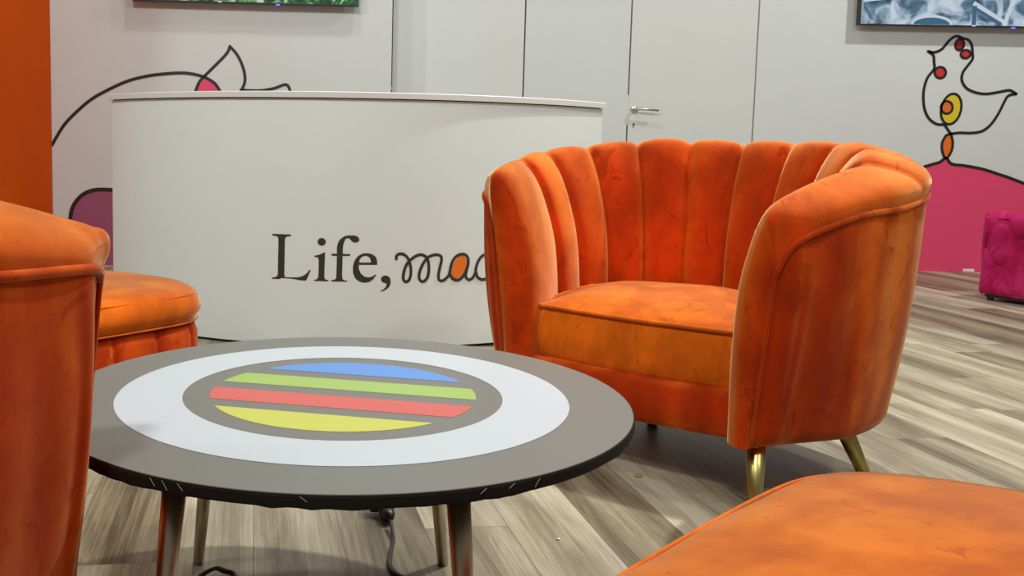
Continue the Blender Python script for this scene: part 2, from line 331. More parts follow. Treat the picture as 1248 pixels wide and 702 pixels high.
HEN={'body':[[3.8287,1.5542], [3.8713,1.5473], [3.9241,1.5712], [3.974,1.6335], [4.0185,1.6618], [4.0663,1.6473], [4.1061,1.6357], [4.1324,1.5978], [4.1412,1.5442], [4.1441,1.5058], [4.119,1.4669], [4.0842,1.4123], [4.0805,1.3582], [4.1158,1.3047], [4.1807,1.2749], [4.2597,1.2654], [4.3523,1.2809], [4.4218,1.293], [4.4706,1.2691]],'tail':[[4.4706,1.2691], [4.4169,1.2557], [4.3894,1.2087], [4.3565,1.1305], [4.3078,1.0518], [4.2487,1.004], [4.1712,0.9901], [4.0927,0.9903], [4.0273,0.9814]],'front':[[3.8352,1.5513], [3.8683,1.5242], [3.8763,1.4781], [3.8797,1.432], [3.8374,1.3695], [3.8175,1.2764], [3.8285,1.168], [3.8654,1.0908], [3.9233,1.0498], [3.9817,1.0461]],'wattle':[[3.9642,1.4087], [3.9632,1.3968], [3.9584,1.386], [3.9504,1.3773], [3.94,1.3716], [3.928,1.3695], [3.9158,1.3712], [3.9046,1.3765], [3.8953,1.3849], [3.889,1.3955], [3.8862,1.4074], [3.8872,1.4193], [3.892,1.4302], [3.9,1.4388], [3.9105,1.4445], [3.9224,1.4466], [3.9345,1.4449], [3.9458,1.4396], [3.9551,1.4312], [3.9614,1.4206]],'comb1':[[4.0757,1.5987], [4.0727,1.5873], [4.0672,1.5776], [4.0596,1.5704], [4.0507,1.5665], [4.0414,1.5663], [4.0325,1.5698], [4.025,1.5766], [4.0196,1.5861], [4.0168,1.5974], [4.0169,1.6093], [4.0198,1.6207], [4.0254,1.6304], [4.0329,1.6376], [4.0418,1.6415], [4.0511,1.6417], [4.06,1.6382], [4.0675,1.6314], [4.0729,1.6219], [4.0757,1.6106]],'comb2':[[4.1263,1.5461], [4.1271,1.5374], [4.1245,1.5288], [4.1189,1.5212], [4.1108,1.5154], [4.1009,1.5118], [4.0903,1.5109], [4.08,1.5127], [4.071,1.517], [4.0642,1.5235], [4.0602,1.5315], [4.0595,1.5402], [4.0621,1.5488], [4.0677,1.5563], [4.0758,1.5622], [4.0857,1.5658], [4.0962,1.5667], [4.1065,1.5649], [4.1155,1.5605], [4.1224,1.5541]],'egg':[[4.0886,1.14], [4.0794,1.1081], [4.0643,1.0808], [4.045,1.0608], [4.0233,1.0502], [4.0013,1.0499], [3.9812,1.0599], [3.965,1.0794], [3.9542,1.1063], [3.9499,1.138], [3.9526,1.1715], [3.9619,1.2034], [3.9769,1.2306], [3.9962,1.2504], [4.0179,1.261], [4.0398,1.2613], [4.0598,1.2513], [4.0761,1.232], [4.0869,1.2051], [4.0912,1.1735]],'yolk':[[4.0292,1.1668], [4.0282,1.1533], [4.0233,1.1411], [4.015,1.1313], [4.0041,1.1249], [3.9917,1.1226], [3.979,1.1245], [3.9672,1.1305], [3.9574,1.14], [3.9508,1.152], [3.9478,1.1654], [3.9488,1.1788], [3.9537,1.191], [3.962,1.2008], [3.9728,1.2072], [3.9852,1.2095], [3.998,1.2076], [4.0098,1.2016], [4.0195,1.1922], [4.0262,1.1802]],'stem':[[3.9817,1.0461], [4.0044,1.0153], [4.0305,0.9814]],'foot':[[4.0302,0.9846], [4.049,0.9224], [4.043,0.8565], [4.0087,0.8088], [3.9798,0.8585], [3.9752,0.9211], [3.9969,0.9684]],'ground':[[3.1717,-0.0163], [3.2117,0.2859], [3.4287,0.5535], [3.7111,0.6926], [3.9128,0.7632], [3.9667,0.7798], [4.0087,0.8088], [4.0542,0.7688], [4.1416,0.7593], [4.2694,0.738], [4.3824,0.7053], [4.512,0.6635], [4.7721,0.5594], [5.083,0.348], [5.2897,0.0091]]}
def pl_left(x, z, o): return (x + .06 * o, LY(x) - .001 - o, z)
def pl_back(x, z, o): return (x, YB - .001 - o, z)
# left wall mural: leaf drawing and the purple arch shape
mu = empty('leaf_mural', (0, 0, 0)); tag(mu, 'black line drawing of a leafy stem on the white wall above the counter', 'mural')
mb = MB(); fan(MUR['pinkfill'], pl_left, 0, mb); mb.build('pink_fill', M['pink_ink'], mu)
mb = MB()
for k in ('arc', 'leaf', 'leaf2', 'leaf3'): ribbon(MUR[k], .0205 if k == 'arc' else .019, pl_left, mb, off=.001)
mb.build('outline', M['black_ink'], mu)
pu = empty('arch_mural', (0, 0, 0)); tag(pu, 'purple arch shape with black outline on wall left of the counter', 'mural')
mb = MB(); fan(MUR['purple'], pl_left, 0, mb); mb.build('purple_fill', M['purple_ink'], pu)
mb = MB(); ribbon(MUR['purple'], .026, pl_left, mb, off=.001); mb.build('outline', M['black_ink'], pu)
# hen mural
he = empty('hen_mural', (0, 0, 0)); tag(he, 'one-line drawing of a hen standing on a pink hill, printed on the right wall', 'mural')
def part_fan(name, key, m, off=0.0, root=he):
    mb = MB(); fan(HEN[key], pl_back, 0, mb, off=off); mb.build(name, m, root)
gr = HEN['ground']
mb = MB(); fan(gr, pl_back, 0, mb); mb.build('pink_hill', M['pink_ink'], he)
part_fan('egg', 'egg', M['yellow_ink']); part_fan('yolk', 'yolk', M['orange_ink'], .001)
part_fan('wattle', 'wattle', M['red_ink']); part_fan('comb', 'comb1', M['dark_red_ink']); part_fan('comb', 'comb2', M['red_ink'])
part_fan('hen_leg', 'foot', M['orange_ink'])
mb = MB()
for k in ('body', 'tail', 'front', 'stem'): ribbon(HEN[k], .0185, pl_back, mb, off=.002)
for k in ('egg', 'wattle', 'comb1', 'comb2', 'yolk'): ribbon(HEN[k], .0165, pl_back, mb, closed=True, off=.002)
ribbon(HEN['foot'], .018, pl_back, mb, closed=False, off=.002)
ribbon(HEN['foot'][-1:] + HEN['foot'][:1], .018, pl_back, mb, off=.002)
ribbon(gr, .021, pl_back, mb, off=.002)
mb.build('outline', M['black_ink'], he)
mb = MB(); mb.box(4.19, 4.27, YB - .003, YB, .003, .022); tp = mb.build('tape', M['tape'])
tag(tp, 'small strip of white tape at the foot of the pink wall', 'tape')

# ---------------------------------------------------------------- televisions
def screen_mat(kind):
    m = bpy.data.materials.new('screen_' + kind); m.use_nodes = True; t = m.node_tree; b = t.nodes['Principled BSDF']
    b.inputs['Base Color'].default_value = (.01, .01, .01, 1); b.inputs['Roughness'].default_value = .25
    if kind == 'leaves':
        n = node(t, 'ShaderNodeTexNoise', _Scale=13.0, _Detail=6.0, _Roughness=.6, _Distortion=1.5); t.links.new(coords(t, (1, 1, 1.4), rot=(0, .7, 0)), n.inputs['Vector'])
        col = ramp(t, n.outputs['Fac'], [(.38, (.003, .02, .008)), (.48, (.01, .14, .03)), (.56, (.10, .36, .10)), (.63, (.75, .85, .65))])
    else:
        n = node(t, 'ShaderNodeTexNoise', _Scale=7.0, _Detail=5.0, _Roughness=.55, _Distortion=1.2); t.links.new(coords(t, (1, 1, 1)), n.inputs['Vector'])
        col = ramp(t, n.outputs['Fac'], [(.30, (.02, .05, .09)), (.43, (.12, .22, .32)), (.52, (.42, .55, .68)), (.66, (.72, .83, .95))])
    t.links.new(col, b.inputs['Emission Color']); b.inputs['Emission Strength'].default_value = .8
    return m
M['led'] = mat('blue_led', (.1, .1, .9), .4); t_, b_ = nt(M['led']); b_.inputs['Emission Color'].default_value = (.15, .1, 1, 1); b_.inputs['Emission Strength'].default_value = 2.5
def tv(loc, rz, kind, label, ledx, mark):
    r = empty('television', loc, rz); tag(r, label, 'television', None)
    W, Hh, D = 1.45, .835, .05
    f = MB(); bz = .007
    f.box(0, W, .012, D, 0, Hh); f.box(0, W, 0, .012, 0, bz); f.box(0, W, 0, .012, Hh - bz, Hh)
    f.box(0, bz, 0, .012, bz, Hh - bz); f.box(W - bz, W, 0, .012, bz, Hh - bz); f.build('tv_casing', M['black'], r)
    s = MB(); s.box(bz, W - bz, .004, .011, bz, Hh - bz); s.build('screen', screen_mat(kind), r)
    w = MB(); w.box(W / 2 - .2, W / 2 + .2, D, D + .035, .2, .6); w.build('wall_mount', M['black'], r)
    l = MB(); l.box(ledx - .012, ledx + .012, .006, .016, -.007, 0); l.build('indicator_light', M['led'], r)
    l = MB(); l.box(mark - .012, mark + .012, -.001, .0, 0, .008); l.build('badge', M['tape'], r)
    return r
tv((3.292, YB - .09, 1.718), 0, 'factory', 'wall television above the hen drawing, showing a blue-grey picture', 1.07, .79)
tv((-1.606, LY(-1.606) - .090, 1.722), math.atan(.06), 'leaves', 'wall television over the counter, showing green leaves', .93, .56)
if 1:   # boat-like shapes in the factory picture: pale rim of a round vessel and slanted rails
    tvr = [o for o in bpy.data.objects if o.name.startswith('television')][0]
    scr = [o for o in bpy.data.objects if o.parent == tvr and o.name.startswith('screen')][0]
    def pic_mat(n, c):
        m = mat(n, (.01, .01, .01), .3); _, q = nt(m); q.inputs['Emission Color'].default_value = (*c, 1); q.inputs['Emission Strength'].default_value = .8; return m
    pc = MB()
    pls = lambda x, z, o: (x, .0038 - o, z)
    el = [(.50 + .135 * math.cos(a), .010 + .055 * math.sin(a)) for a in np.linspace(0, PI, 16)]
    fan(el, pls, 0, pc, .0002)
    ribbon(el, .018, pls, pc, off=.0003, th=.0002, mi=1)
    ribbon([(.78, .16), (1.02, .02)], .03, pls, pc, off=.0003, th=.0002, mi=1, caps=False)
    ribbon([(.80, .12), (.98, .02)], .02, pls, pc, off=.0005, th=.0002, mi=0, caps=False)
    ribbon([(.79, .01), (.79, .14)], .03, pls, pc, off=.0007, th=.0002, mi=0, caps=False)
    ribbon([(1.0, .01), (1.06, .2)], .03, pls, pc, off=.0003, th=.0002, mi=1, caps=False)
    ribbon([(.02, .16), (.25, .19)], .015, pls, pc, off=.0003, th=.0002, mi=1, caps=False)
    pc.build('picture', None, scr, mats=[pic_mat('picture_blue', (.05, .16, .27)), pic_mat('picture_pale', (.70, .82, .93))])

# ---------------------------------------------------------------- reception counter
CX_, CY_, CR_ = -.108, 5.20, 1.44
ct = empty('reception_counter', (CX_, CY_, 0)); tag(ct, 'white curved reception counter with black and orange lettering on its front', 'counter')
A1 = .862
def arc_slab(r0, r1, a, z0, z1, n=72, bev=.0):
    v = []; f = []
    for i in range(n + 1):
        q = -a + 2 * a * i / n
        for r, z in ((r1, z0), (r1, z1 - bev), (r1 - bev, z1), (r0, z1), (r0, z0)):
            v.append((r * math.sin(q), -r * math.cos(q), z))
    for i in range(n):
        for k in range(5):
            a_, b_ = i * 5 + k, i * 5 + (k + 1) % 5
            f.append((a_, a_ + 5, b_ + 5, b_))
    f += [tuple(range(5)), tuple(n * 5 + k for k in range(4, -1, -1))]
    return v, f
mb = MB(); mb.add(*arc_slab(.98, CR_, A1, .012, .998)); mb.build('counter_body', M['counter'], ct)
mb = MB(); mb.add(*arc_slab(1.0, CR_ - .02, A1 - .012, 0, .012)); mb.build('plinth', M['black'], ct)
mb = MB(); mb.add(*arc_slab(.965, CR_ - .006, A1 - .003, .998, 1.002)); mb.build('shadow_joint', M['gap'], ct)
mb = MB(); mb.add(*arc_slab(.95, CR_ + .014, A1 + .010, 1.002, 1.026, bev=.003)); mb.build('countertop', M['counter_top'], ct)
def pl_c(s, z, o):
    q = s / 1.441; r = CR_ + .0004 + o
    return (r * math.sin(q), -r * math.cos(q), z)
def lift(mb_, name, m): return mb_.build(name, m, ct)
mb = MB()
for k in ('L', 'i', 'dot', 'f', 'comma'): fan(LET[k], pl_c, 0, mb)
# e with its eye
from mathutils.geometry import tessellate_polygon
eo, eh = LET['e'], LET['ehole'][::-1]
tri = tessellate_polygon([[Vector((a, b, 0)) for a, b in eo], [Vector((a, b, 0)) for a, b in eh]])
al = eo + eh; n = len(al)
v = [pl_c(a, b, .0008) for a, b in al] + [pl_c(a, b, 0) for a, b in al]
f = [tuple(q) for q in tri]
for base, cnt in ((0, len(eo)), (len(eo), len(eh))):
    f += [(base + i, base + (i + 1) % cnt, n + base + (i + 1) % cnt, n + base + i) for i in range(cnt)]
mb.add(v, f); lift(mb, 'serif_lettering', M['text_ink'])
mb = MB(); fan(LET['afill'], pl_c, 0, mb, off=.0006); lift(mb, 'letter_fill', M['orange_ink'])
mb = MB()
SW = .0117
for k in ('m', 'a2', 'd2'): ribbon(LET[k], SW, pl_c, mb, off=.0012)
lift(mb, 'script_lettering', M['text_ink'])

# ---------------------------------------------------------------- upholstery builders
def grid_faces(nr, nc, closed=False, b=0):
    f = []
    for i in range(nr - 1):
        for j in range(nc if closed else nc - 1):
            k = (j + 1) % nc
            f.append((b + i * nc + j, b + i * nc + k, b + (i + 1) * nc + k, b + (i + 1) * nc + j))
    return f

def pillow(name, outline, z0, z1, crown, mat_, parent, bulge=.012, rad=.022, tilt=0.0, rings=16, pip=.0055, ymid=0.0, wob=.0025):
    """cushion: closed outline (N,2) counter-clockwise, flat sides with soft edges, crowned top; piping on both edges"""
    P = np.array(outline, float); N = len(P); c = P.mean(0)
    T = np.roll(P, -1, 0) - np.roll(P, 1, 0); T /= np.linalg.norm(T, axis=1)[:, None]; Nn = np.c_[T[:, 1], -T[:, 0]]
    v = []; 
    def ring(off, z, s=1.0):
        Q = c + (P - c) * s + Nn * off
        for q in Q: v.append((q[0], q[1], z + tilt * (q[1] - ymid)))
    hh = z1 - z0
    for s in (.3, .8): ring(0, z0 + .0, s)
    ring(-rad * .5, z0 + .001)
    for k in range(0, 9):
        a = k / 8; ring(bulge * math.sin(PI * a) , z0 + .006 + (hh - .012) * a)
    ns = 14
    for k in range(ns):
        s = 1 - (k + .4) / ns; e = 1 - s
        d = 1 - (1 - min(1, e / .75)) ** 2.6
        ring(-.004 * (1 - e), z1 + crown * d + .002, s)
    nr = len(v) // N
    # gentle unevenness
    rs = random.Random(len(name) + N); ph = [rs.uniform(0, 6) for _ in range(4)]
    v2 = []
    for x, y, z in v:
        w = wob * (math.sin(9 * x + ph[0]) * math.sin(11 * y + ph[1]) + .5 * math.sin(23 * x + ph[2] + 6 * y))
        v2.append((x, y, z + (w if z > (z0 + z1) / 2 else 0)))
    f = grid_faces(nr, N, True)
    f.append(tuple(range(N - 1, -1, -1))); f.append(tuple((nr - 1) * N + i for i in range(N)))
    o = new_obj(name, v2, f, mat_, parent)
    mb_ = MB()
    for off, z in ((.0035, z1 + .001) if pip > .005 else (-.0035, z1 - .0028), (.004, z0 + .006)):
        Q = P + Nn * off
        mb_.tube([(q[0], q[1], z + tilt * (q[1] - ymid)) for q in Q], pip, 8, closed=True)
    mb_.build('piping', mat_, o, True)
    return o

def resample(P, n):
    P = np.array(P, float); P = np.vstack([P, P[:1]]); d = np.r_[0, np.cumsum(np.linalg.norm(np.diff(P, axis=0), axis=1))]
    s = np.linspace(0, d[-1], n + 1)[:-1]
    return np.c_[np.interp(s, d, P[:, 0]), np.interp(s, d, P[:, 1])]
def smooth_closed(P, it):
    P = P.copy()
    for _ in range(it): P = .25 * np.roll(P, 1, 0) + .5 * P + .25 * np.roll(P, -1, 0)
    return P

def leg(mb_, top, foot, r0, r1):
    mb_.tube([top, [foot[0] + (top[0] - foot[0]) * .03, foot[1] + (top[1] - foot[1]) * .03, foot[2] + (top[2] - foot[2]) * .03], foot], [r0, r1, r1 * .93], 24)

# ---------------------------------------------------------------- tub armchair
def make_armchair(zcR, zcL, zsR, zsL, gather=.0035):
    root = empty('tub_armchair')
    hI = [(.333, 0), (.322, -.016), (.298, -.014), (.270, .022), (.272, .10), (.290, .22), (.292, .34), (.245, .45), (.135, .515), (0, .53)]
    hT = [(.375, -.03), (.373, -.050), (.364, -.050), (.364, -.01), (.396, .10), (.436, .22), (.438, .36), (.355, .50), (.19, .60), (0, .63)]
    hS = [(.378, -.03), (.40, -.02), (.426, .00), (.45, .04), (.50, .14), (.55, .27), (.56, .42), (.47, .59), (.27, .70), (0, .73)]
    hB = [(.333, 0), (.355, .010), (.376, .028), (.394, .055), (.447, .15), (.498, .26), (.507, .42), (.42, .565), (.23, .66), (0, .69)]
    def full(h): return [(-x, y) for x, y in h] + h[:-1][::-1]
    NU = 361
    I, T, S, B = (cr(full(h), NU) for h in (hI, hT, hS, hB))
    zc = cr([[z] for z in zcL + zcR[:-1][::-1]], NU)[:, 0]; zs = cr([[z] for z in zsL + zsR[:-1][::-1]], NU)[:, 0]
    # channel creases: equal steps of arc length along the crest between the two arm pads
    d = np.r_[0, np.cumsum(np.linalg.norm(np.diff((I + T) / 2, axis=0), axis=1))]
    a0, a1 = d[int((NU - 1) * 4.9 / 18)], d[int((NU - 1) * (18 - 5.5) / 18)]; wch = (a1 - a0) / 9
    def chan(j):
        x = d[j]
        if x < a0: f_, w_ = x / a0, 1.0; f_ = .5 + .5 * f_
        elif x > a1: f_ = (d[-1] - x) / (d[-1] - a1); f_ = .5 + .5 * f_
        else: f_ = ((x - a0) / wch) % 1.0
        e = abs(2 * f_ - 1)
        return -(.45 * e ** 2.2 + .55 * e ** 9)
    ch = np.array([chan(j) for j in range(NU)])
    NV = 46; V = []
    for j in range(NU):
        drop = max(0.0, min(1, (zc[j] - zs[j]) / .1)); c_ = zc[j]
        out = S[j] - T[j]; L_ = np.linalg.norm(out); nrm = out / L_ if L_ > 1e-4 else np.zeros(2)
        tip = min(1, min(j, NU - 1 - j) / 40)
        lp = lambda a, z: np.r_[I[j] + (T[j] - I[j]) * a, z]
        H = c_ - .36
        tf = min(1, min(j, NU - 1 - j) / 36) ** .8
        ctl = [lp(a * tf + (1 - tf) * (z - .14) / (c_ - .14), z) for a, z in ((0, .14), (-.02, .34), (.09, .36 + .40 * H), (.35, .36 + .70 * H), (.65, .36 + .90 * H))]
        ctl += [np.r_[T[j], c_],
               np.r_[T[j] + out * .48, c_ - .010 * drop], np.r_[T[j] + out * .88 + nrm * .004 * drop, c_ - .036 * drop],
               np.r_[S[j] + nrm * .010 * drop, c_ - .068 * drop], np.r_[S[j], zs[j]]]
        P = cr(ctl, NV)
        # surface normal in the profile plane for the channel puff
        tg = np.gradient(P, axis=0); hor = T[j] - I[j] if np.linalg.norm(T[j] - I[j]) > .02 else nrm
        u_ = np.r_[-np.array([*(nrm if L_ > 1e-4 else (0, 0))]), 0]
        side = np.cross(tg, np.cross(u_, [0, 0, 1.0]) if np.linalg.norm(u_) > 0 else [1, 0, 0])
        side /= (np.linalg.norm(side, axis=1)[:, None] + 1e-9)
        if side[NV // 4] @ u_ < 0: side = -side
        vv = np.linspace(0, 1, NV)
        fade = np.interp(vv, [0, .45, .62, .80, 1], [1, 1, .62, .40, 0])
        amp = .030 * tip
        gat = 0
        V.append(P + side * (ch[j] * amp * fade)[:, None])
    V = np.array(V)                                    # (NU, NV, 3)
    # gathers in the cloth where the arm fronts are pulled over
    for sgn in (0, NU - 1):
        cx = V[sgn, int(NV * .75)]
        dd = V - cx; r = np.linalg.norm(dd, axis=2); ang = np.arctan2(dd[:, :, 2], np.abs(dd[:, :, 1]) + .3 * np.abs(dd[:, :, 0]))
        V[:, :, 2] += gather * np.exp(-((r - .04) / .035) ** 2) * np.sin(ang * 11)
    pad = new_obj('channel_back', V.reshape(-1, 3), [q[::-1] for q in grid_faces(NU, NV)], M['velvet'], root)
    # outer shell
    rows = []
    NR = 40
    for i in range(NR):
        a = i / (NR - 1)
        if a < .86:
            q = a / .86; z = zs + (.185 - zs) * q; w = 1 - (z - .14) / (zs - .14)
            P = S + (B - S) * w[:, None]; bul = .012 * math.sin(PI * q)
            xy = P
        else:
            q = (a - .86) / .14 * PI / 2; z = np.full(NU, .185 - .045 * math.sin(q)); bul = 0; ins = .035 * (1 - math.cos(q))
            w = 1 - (z - .14) / (zs - .14); xy = S + (B - S) * w[:, None]; bul = -ins
        tg = np.gradient(xy, axis=0); tg /= np.linalg.norm(tg, axis=1)[:, None] + 1e-9
        nn = np.c_[-tg[:, 1], tg[:, 0]]                # outward on this winding
        e = np.minimum(np.arange(NU), NU - 1 - np.arange(NU)) / 30.0; ef = np.clip(e, 0, 1)
        rip = .002 * np.sin(np.arange(NU) * .33 + .6 * math.sin(i * .12)) * math.sin(PI * min(1, a * 1.15)) + .0025 * np.sin(np.arange(NU) * .13 + 2 + i * .05)
        xy = xy + nn * ((bul + rip) * (ef if a < .86 else np.maximum(ef, .35)))[:, None]
        rows.append(np.c_[xy, z])
    R_ = np.array(rows)
    c0 = np.array([0, .33, .14])
    inner = c0 + (R_[-1] - c0) * .6; inner[:, 2] = .141
    R_ = np.concatenate([R_, [inner], [np.tile([0, .33, .142], (NU, 1)) * [1, 1, 1]]])
    sh = new_obj('outer_shell', R_.reshape(-1, 3), [q[::-1] for q in grid_faces(len(R_), NU)], M['velvet_shell'], root)
    # piping along the seam, down both arm fronts
    mb_ = MB()
    ln = [np.r_[S[0] + (B[0] - S[0]) * (1 - (z - .14) / (zs[0] - .14)), z] + np.array([-.001, -.004, 0]) for z in np.linspace(.15, zs[0] - .015, 18)]
    md = []
    for j in range(0, NU, 4):
        tg = S[min(j + 1, NU - 1)] - S[max(j - 1, 0)]; tg = tg / np.linalg.norm(tg); nn = np.array([-tg[1], tg[0]])
        md.append(np.r_[S[j] + nn * .003, zs[j] - .002])
    rn = [np.r_[S[-1] + (B[-1] - S[-1]) * (1 - (z - .14) / (zs[-1] - .14)), z] + np.array([.001, -.004, 0]) for z in np.linspace(.15, zs[-1] - .015, 18)][::-1]
    mb_.tube(ln + md + rn, [.0042] * len(ln) + [.0062] * len(md) + [.0042] * len(rn), 10)
    mb_.build('piping', M['velvet_shell'], sh, True)
    # apron under the cushion
    ap = []; na = 41
    for i, (dy, z) in enumerate([(.05, .262), (.01, .258), (.0, .245), (-.003, .20), (0, .160), (.012, .146), (.04, .14), (.30, .141)]):
        for k in range(na):
            x = -.32 + .64 * k / (na - 1)
            ap.append((x, .020 + dy - .018 * (1 - (x / .32) ** 2), z - .004 * (1 - (x / .32) ** 2)))
    new_obj('apron', ap, [q[::-1] for q in grid_faces(8, na)], M['velvet_shell'], root)
    # seat cushion
    half = [(.282, .052), (.283, .12), (.292, .22), (.292, .33), (.245, .435), (.135, .50), (0, .515)]
    fr = [(x, .048 - .016 * (1 - (x / .28) ** 2)) for x in np.linspace(-.272, .272, 15)]
    ol = smooth_closed(resample(fr + cr(half, 30).tolist() + [(-x, y) for x, y in cr(half, 30).tolist()[::-1][1:]], 200), 6)
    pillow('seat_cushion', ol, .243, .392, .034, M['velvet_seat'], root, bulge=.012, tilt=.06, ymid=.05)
    for sx in (-1, 1):
        for (x, y, fx, fy) in ((.325, .055, .340, .025), (.40, .40, .455, .462)):
            mb_ = MB(); leg(mb_, (sx * x, y, .155), (sx * fx, fy, 0), .0235, .0165); mb_.build('leg', M['brass'], root, True)
    mb_ = MB(); mb_.lathe([(.012, 0), (.017, .004), (.017, .145)], 20, Matrix.Translation((-.13, .47, 0))); mb_.build('centre_foot', M['black'], root)
    return root
BACK_C, BACK_S = [.820, .842, .845, .840], [.722, .755, .775, .780]
chair = make_armchair([.557, .635, .675, .705, .746, .785] + BACK_C, [.610, .695, .740, .760, .778, .792, .812, .832, .850, .845],
                      [.553, .603, .632, .650, .680, .695] + BACK_S, [.605, .656, .680, .692, .702, .715, .735, .760, .775, .780])
tag(chair, 'orange velvet channel-back tub armchair at the right, facing the round table', 'armchair', 'orange tub armchairs')
chair2 = make_armchair([.557, .635, .675, .705, .746, .785] + BACK_C, [.641, .668, .692, .708, .742, .775, .800, .832, .850, .845],
                       [.553, .603, .632, .650, .680, .695] + BACK_S, [.636, .650, .658, .662, .668, .680, .705, .745, .775, .780], gather=.0012)
chair.location = (.6064, 2.3284, 0); chair.rotation_euler.z = math.radians(-42)
chair2.location = (-.634, 1.438, 0); chair2.scale = (1, 1, 1); chair2.rotation_euler.z = math.radians(133)
tag(chair2, 'orange velvet tub armchair cut off by the left edge of the picture, seen from outside', 'armchair', 'orange tub armchairs')

# ---------------------------------------------------------------- half-round ottomans
def make_ottoman():
    root = empty('ottoman'); h, c_, R = .35, .33, .481
    a0 = math.atan2(-c_, h); 
    arc = [(R * math.cos(a), c_ + R * math.sin(a)) for a in np.linspace(a0, PI - a0, 90)]
    fl = [(x, -.012 * (1 - (x / h) ** 2)) for x in np.linspace(-h, h, 24)[1:-1]]
    ol = smooth_closed(resample(arc + fl, 260), 60)
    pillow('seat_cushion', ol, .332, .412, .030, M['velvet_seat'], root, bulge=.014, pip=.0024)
    P = smooth_closed(resample(arc + fl, 520), 200); N = len(P); c0 = P.mean(0)
    T = np.roll(P, -1, 0) - np.roll(P, 1, 0); T /= np.linalg.norm(T, axis=1)[:, None]; Nn = np.c_[T[:, 1], -T[:, 0]]
    nch = 22; v = []
    pr = [(-.060, .338), (-.022, .336), (-.008, .326), (.001, .302), (.004, .24), (.0, .19), (-.008, .155), (-.022, .138), (-.05, .13), (-.18, .13)]
    for off, z in pr:
        for i in range(N):
            e = abs(2 * ((i * nch / N) % 1) - 1); p_ = -.010 * e ** 9.0
            q = P[i] + Nn[i] * (off + .002 + p_); v.append((q[0], q[1], z))
    f = [q[::-1] for q in grid_faces(len(pr), N, True)]
    f.append(tuple(range(N))); f.append(tuple((len(pr) - 1) * N + i for i in range(N - 1, -1, -1)))
    new_obj('base', v, f, M['velvet_shell'], root)
    for x, y in ((-.30, .09), (.30, .09), (-.27, .62), (.27, .62)):
        mb_ = MB(); leg(mb_, (x, y, .14), (x * 1.08, .36 + (y - .36) * 1.1, 0), .02, .013); mb_.build('leg', M['brass'], root, True)
    return root
ot = make_ottoman(); tag(ot, 'orange velvet ottoman in the right foreground, only its cushion top in view', 'ottoman', 'orange half-round ottomans')
ot2 = copy_tree(ot); tag(ot2, 'orange velvet ottoman with channelled base between the left armchair and the counter', 'ottoman')
def place_ott(o, corner, t, n):
    # local +x runs to the visible corner (against t), +y along n
    o.location = (corner[0] + t[0] * .35, corner[1] + t[1] * .35, 0)
    o.rotation_euler.z = math.atan2(-t[1], -t[0]) if (-t[0] * n[1] + t[1] * n[0]) > 0 else math.atan2(t[1], t[0])
place_ott(ot, (.55, 1.17), (-.70, -.71), (.71, -.70))
place_ott(ot2, (-.48, 2.50), (-.65, -.76), (-.76, .65))

# ---------------------------------------------------------------- coffee table
TX, TY, TZ, TR = -.0548, 1.5472, .4001, .468
tb = empty('coffee_table', (TX, TY, 0)); tag(tb, 'round black coffee table with a white ring and coloured stripes on top', 'coffee table')
mb = MB(); mb.lathe([(TR - .004, TZ - .004), (TR - .001, TZ - .001), (TR - .0015, TZ)], 160); mb.build('tabletop', M['table_black'], tb, False)
v = []; f = []; n = 480; rs = random.Random(3)
wr = [0.0] * n
for k in range(60):
    c_ = rs.randrange(n); d_ = rs.uniform(.0006, .0018); w_ = rs.randint(2, 5)
    for i in range(-w_, w_ + 1): wr[(c_ + i) % n] = max(wr[(c_ + i) % n], d_ * (1 - abs(i) / (w_ + 1)))
for (r, z, k) in ((TR - .02, TZ - .0045, 0), (TR, TZ - .0015, 0), (TR + .0008, TZ - .004, .3), (TR + .0005, TZ - .015, .6), (TR - .0005, TZ - .0175, 1), (TR - .006, TZ - .0185, 1), (TR - .06, TZ - .018, 0)):
    for i in range(n):
        a = 2 * PI * i / n; q = r + wr[i] * k * .8
        v.append((q * math.cos(a), q * math.sin(a), z - wr[i] * k))
f = [q[::-1] for q in grid_faces(7, n, True)]; f.append(tuple(6 * n + i for i in range(n - 1, -1, -1)))
new_obj('edge_band', v, f, M['table_edge'], tb, smooth=False)
# small white tears on the edge wrap
mb = MB()
for a, w_ in ((-116, .011), (-113.2, .008), (-118.3, .009), (-56, .010), (-66, .006), (-94, .006), (-61, .005)):
    q = math.radians(a); q2 = q + .018 * (1 if a > -90 else 1)
    mb = MB(); mb.tube([((TR + .0012) * math.cos(q), (TR + .0012) * math.sin(q), TZ - .003), ((TR + .0018) * math.cos(q2 if a < -90 else q - .018), (TR + .0018) * math.sin(q2 if a < -90 else q - .018), TZ - .003 - w_)], .0004, 6)
    mb.build('edge_tear', M['tear'], tb)
def pl_t(x, y, o): return (x, y, TZ + .0001 + o)
def flat(name, outline, m, off=0.0, hole=None):
    mb_ = MB()
    if hole is None: fan(outline, lambda x, y, o: (x, y, TZ + .0001 + o), 0, mb_, .0004, off)
    else:
        n_ = len(outline); v_ = [(x, y, TZ + .0005 + off) for x, y in outline] + [(x, y, TZ + .0005 + off) for x, y in hole]
        mb_.add(v_, [(i, (i + 1) % n_, n_ + (i + 1) % n_, n_ + i) for i in range(n_)])
    return mb_.build(name, m, tb)
circ = lambda r, n_=160: [(r * math.cos(2 * PI * i / n_), r * math.sin(2 * PI * i / n_)) for i in range(n_)]
flat('white_ring', circ(.788 * TR), M['ring_white'], 0, circ(.561 * TR))
